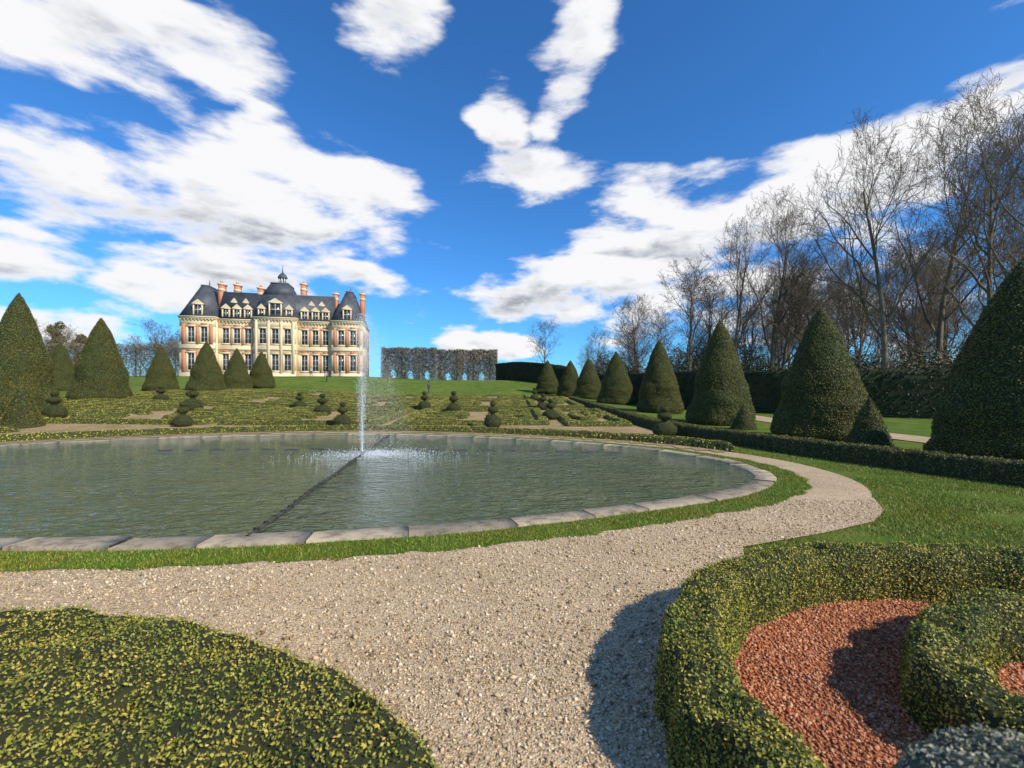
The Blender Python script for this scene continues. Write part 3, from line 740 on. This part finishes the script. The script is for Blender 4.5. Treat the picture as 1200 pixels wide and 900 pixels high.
# ------------------------------------------------------------ world
az_s=math.atan2(.80,-.60);el_s=R(37)
w=bpy.data.worlds.new('World');S.world=w;w.use_nodes=True;nt=w.node_tree;N=nt.nodes;Lk=nt.links
for x in list(N):N.remove(x)
out=N.new('ShaderNodeOutputWorld');sky=N.new('ShaderNodeTexSky');sky.sky_type='NISHITA';sky.sun_disc=False
sky.sun_elevation=el_s;sky.sun_rotation=az_s;sky.air_density=1.;sky.dust_density=.4;sky.ozone_density=3.
tint=N.new('ShaderNodeMix');tint.data_type='RGBA';tint.blend_type='MULTIPLY';tint.inputs[0].default_value=1
Lk.new(sky.outputs[0],tint.inputs[6]);tint.inputs[7].default_value=(.36,.86,1.34,1)
bg1=N.new('ShaderNodeBackground');bg1.inputs[1].default_value=.14;Lk.new(tint.outputs[2],bg1.inputs[0])
blobs=[(-30,20.5,15,7.4,1),(-19,22,8,5,.6),(-43,18.5,8,4.2,.8),(-47,29.5,10,3.8,.3),(-36,32,8,3.6,.2),(-30,27,5,3,.3),
 (2.5,26.5,9,3.4,.3),(-1,32,4,4,0),(7,37.5,4.5,6,0),(-14,39,5.5,4.5,0),
 (19,18.5,12,5.8,1),(34,19.5,10,4.8,.8),(44,22.5,8,3.4,.2),(10,12.8,13,3.8,1),(-1,12.0,6,3.0,.5),(-3,6.5,7,2.0,.4),(-38,9.6,8,2.6,.8),(-20,14.0,6,2.3,.5),(-48.5,12,6,2.6,.5),(-46,6.8,6,2.2,.4),
 (47,26,3,1.8,0),(28,10,16,5,1),(-31,13,10,2.6,.9),(120,25,40,9,.6),(-120,25,35,9,.6)]
def mth(op,a,b=None,c=None):
    m=N.new('ShaderNodeMath');m.operation=op
    for k,v in enumerate((a,b,c)):
        if v is None: continue
        if isinstance(v,(int,float)): m.inputs[k].default_value=v
        else: Lk.new(v,m.inputs[k])
    return m.outputs[0]
def vm(op,a,b=None,c=None):
    m=N.new('ShaderNodeVectorMath');m.operation=op
    for k,v in enumerate((a,b,c)):
        if v is None: continue
        if isinstance(v,tuple): m.inputs[k].default_value=v
        else: Lk.new(v,m.inputs[k])
    return m
tc=N.new('ShaderNodeTexCoord')
nrm=vm('NORMALIZE',tc.outputs['Generated']).outputs[0]
sp=N.new('ShaderNodeSeparateXYZ');Lk.new(nrm,sp.inputs[0])
az=mth('MULTIPLY',mth('ARCTAN2',sp.outputs[0],sp.outputs[1]),57.2958)
el=mth('MULTIPLY',mth('ARCSINE',sp.outputs[2]),57.2958)
cb=N.new('ShaderNodeCombineXYZ');Lk.new(az,cb.inputs[0]);Lk.new(el,cb.inputs[1])
zz=mth('ADD',mth('MAXIMUM',sp.outputs[2],0),.60)
dv=N.new('ShaderNodeCombineXYZ');Lk.new(mth('DIVIDE',sp.outputs[0],zz),dv.inputs[0]);Lk.new(mth('DIVIDE',sp.outputs[1],zz),dv.inputs[1]);Lk.new(mth('MULTIPLY',zz,2.6),dv.inputs[2])
def nz_(sc,det,ro,di,vec):
    n_=N.new('ShaderNodeTexNoise');n_.inputs['Scale'].default_value=sc;n_.inputs['Detail'].default_value=det;n_.inputs['Roughness'].default_value=ro;n_.inputs['Distortion'].default_value=di;Lk.new(vec,n_.inputs['Vector']);return n_
nw=nz_(3.2,3,.5,0,dv.outputs[0])
pos=vm('MULTIPLY_ADD',vm('SUBTRACT',nw.outputs['Color'],(.5,.5,.5)).outputs[0],(14,9,0),cb.outputs[0]).outputs[0]
cur=None;base=None
for a,e,wa,we,gw in blobs:
    d=vm('MULTIPLY_ADD',pos,(1/wa,1/we,0),(-a/wa,-e/we,0)).outputs[0]
    v=mth('SUBTRACT',1,vm('DOT_PRODUCT',d,d).outputs['Value'])
    cur=v if cur is None else mth('SMOOTH_MAX',cur,v,.3)
    if gw>=.5:
        u=mth('MULTIPLY',mth('MAXIMUM',v,0),vm('DOT_PRODUCT',d,(-.25*gw,-2.2*gw,0)).outputs['Value'])
        base=u if base is None else mth('ADD',base,u)
cur=mth('MINIMUM',mth('MAXIMUM',cur,-1.0),.8)
nf=nz_(5.0,10,.58,.12,dv.outputs[0])
ofv=vm('ADD',dv.outputs[0],(.045,-.02,.07))
nf2=nz_(5.0,5,.58,.12,ofv.outputs[0])
D=mth('ADD',mth('MULTIPLY',cur,.78),mth('MULTIPLY',mth('SUBTRACT',nf.outputs['Fac'],.51),4.2))
relief=mth('MULTIPLY',mth('SUBTRACT',nf2.outputs['Fac'],nf.outputs['Fac']),3.4)
def mr(v,a,b_,c,d,sm=True):
    m=N.new('ShaderNodeMapRange');m.interpolation_type='SMOOTHSTEP' if sm else 'LINEAR'
    Lk.new(v,m.inputs[0]);m.inputs[1].default_value=a;m.inputs[2].default_value=b_;m.inputs[3].default_value=c;m.inputs[4].default_value=d;return m.outputs[0]
alpha=mr(D,-.25,.55,0,1)
thick=mr(D,.2,.9,0,1)
shade=mth('MULTIPLY',mr(mth('ADD',mth('ADD',base,.14),relief),0,1.0,0,1),thick)
cc=N.new('ShaderNodeMix');cc.data_type='RGBA';Lk.new(shade,cc.inputs[0]);cc.inputs[6].default_value=(.98,.98,1,1);cc.inputs[7].default_value=(.36,.40,.48,1)
bg2=N.new('ShaderNodeBackground');Lk.new(cc.outputs[2],bg2.inputs[0]);bg2.inputs[1].default_value=.97
ms=N.new('ShaderNodeMixShader');Lk.new(alpha,ms.inputs[0]);Lk.new(bg1.outputs[0],ms.inputs[1]);Lk.new(bg2.outputs[0],ms.inputs[2])
Lk.new(ms.outputs[0],out.inputs[0])
sd=Vector((math.sin(az_s)*math.cos(el_s),math.cos(az_s)*math.cos(el_s),math.sin(el_s)))
l=bpy.data.lights.new('sun','SUN');l.energy=5.0;l.angle=R(.5);l.color=(1,.92,.78)
o=bpy.data.objects.new('sun',l);S.collection.objects.link(o);o.rotation_euler=sd.to_track_quat('Z','Y').to_euler()
c=bpy.data.cameras.new('camera');c.sensor_width=36;c.lens=15.6;c.shift_y=10/1200;c.clip_start=.05;c.clip_end=6000
c.dof.use_dof=True;c.dof.focus_distance=9;c.dof.aperture_fstop=2.8
o=bpy.data.objects.new('camera',c);S.collection.objects.link(o);o.location=(0,0,1.9);o.rotation_euler=(R(90),0,0);S.camera=o
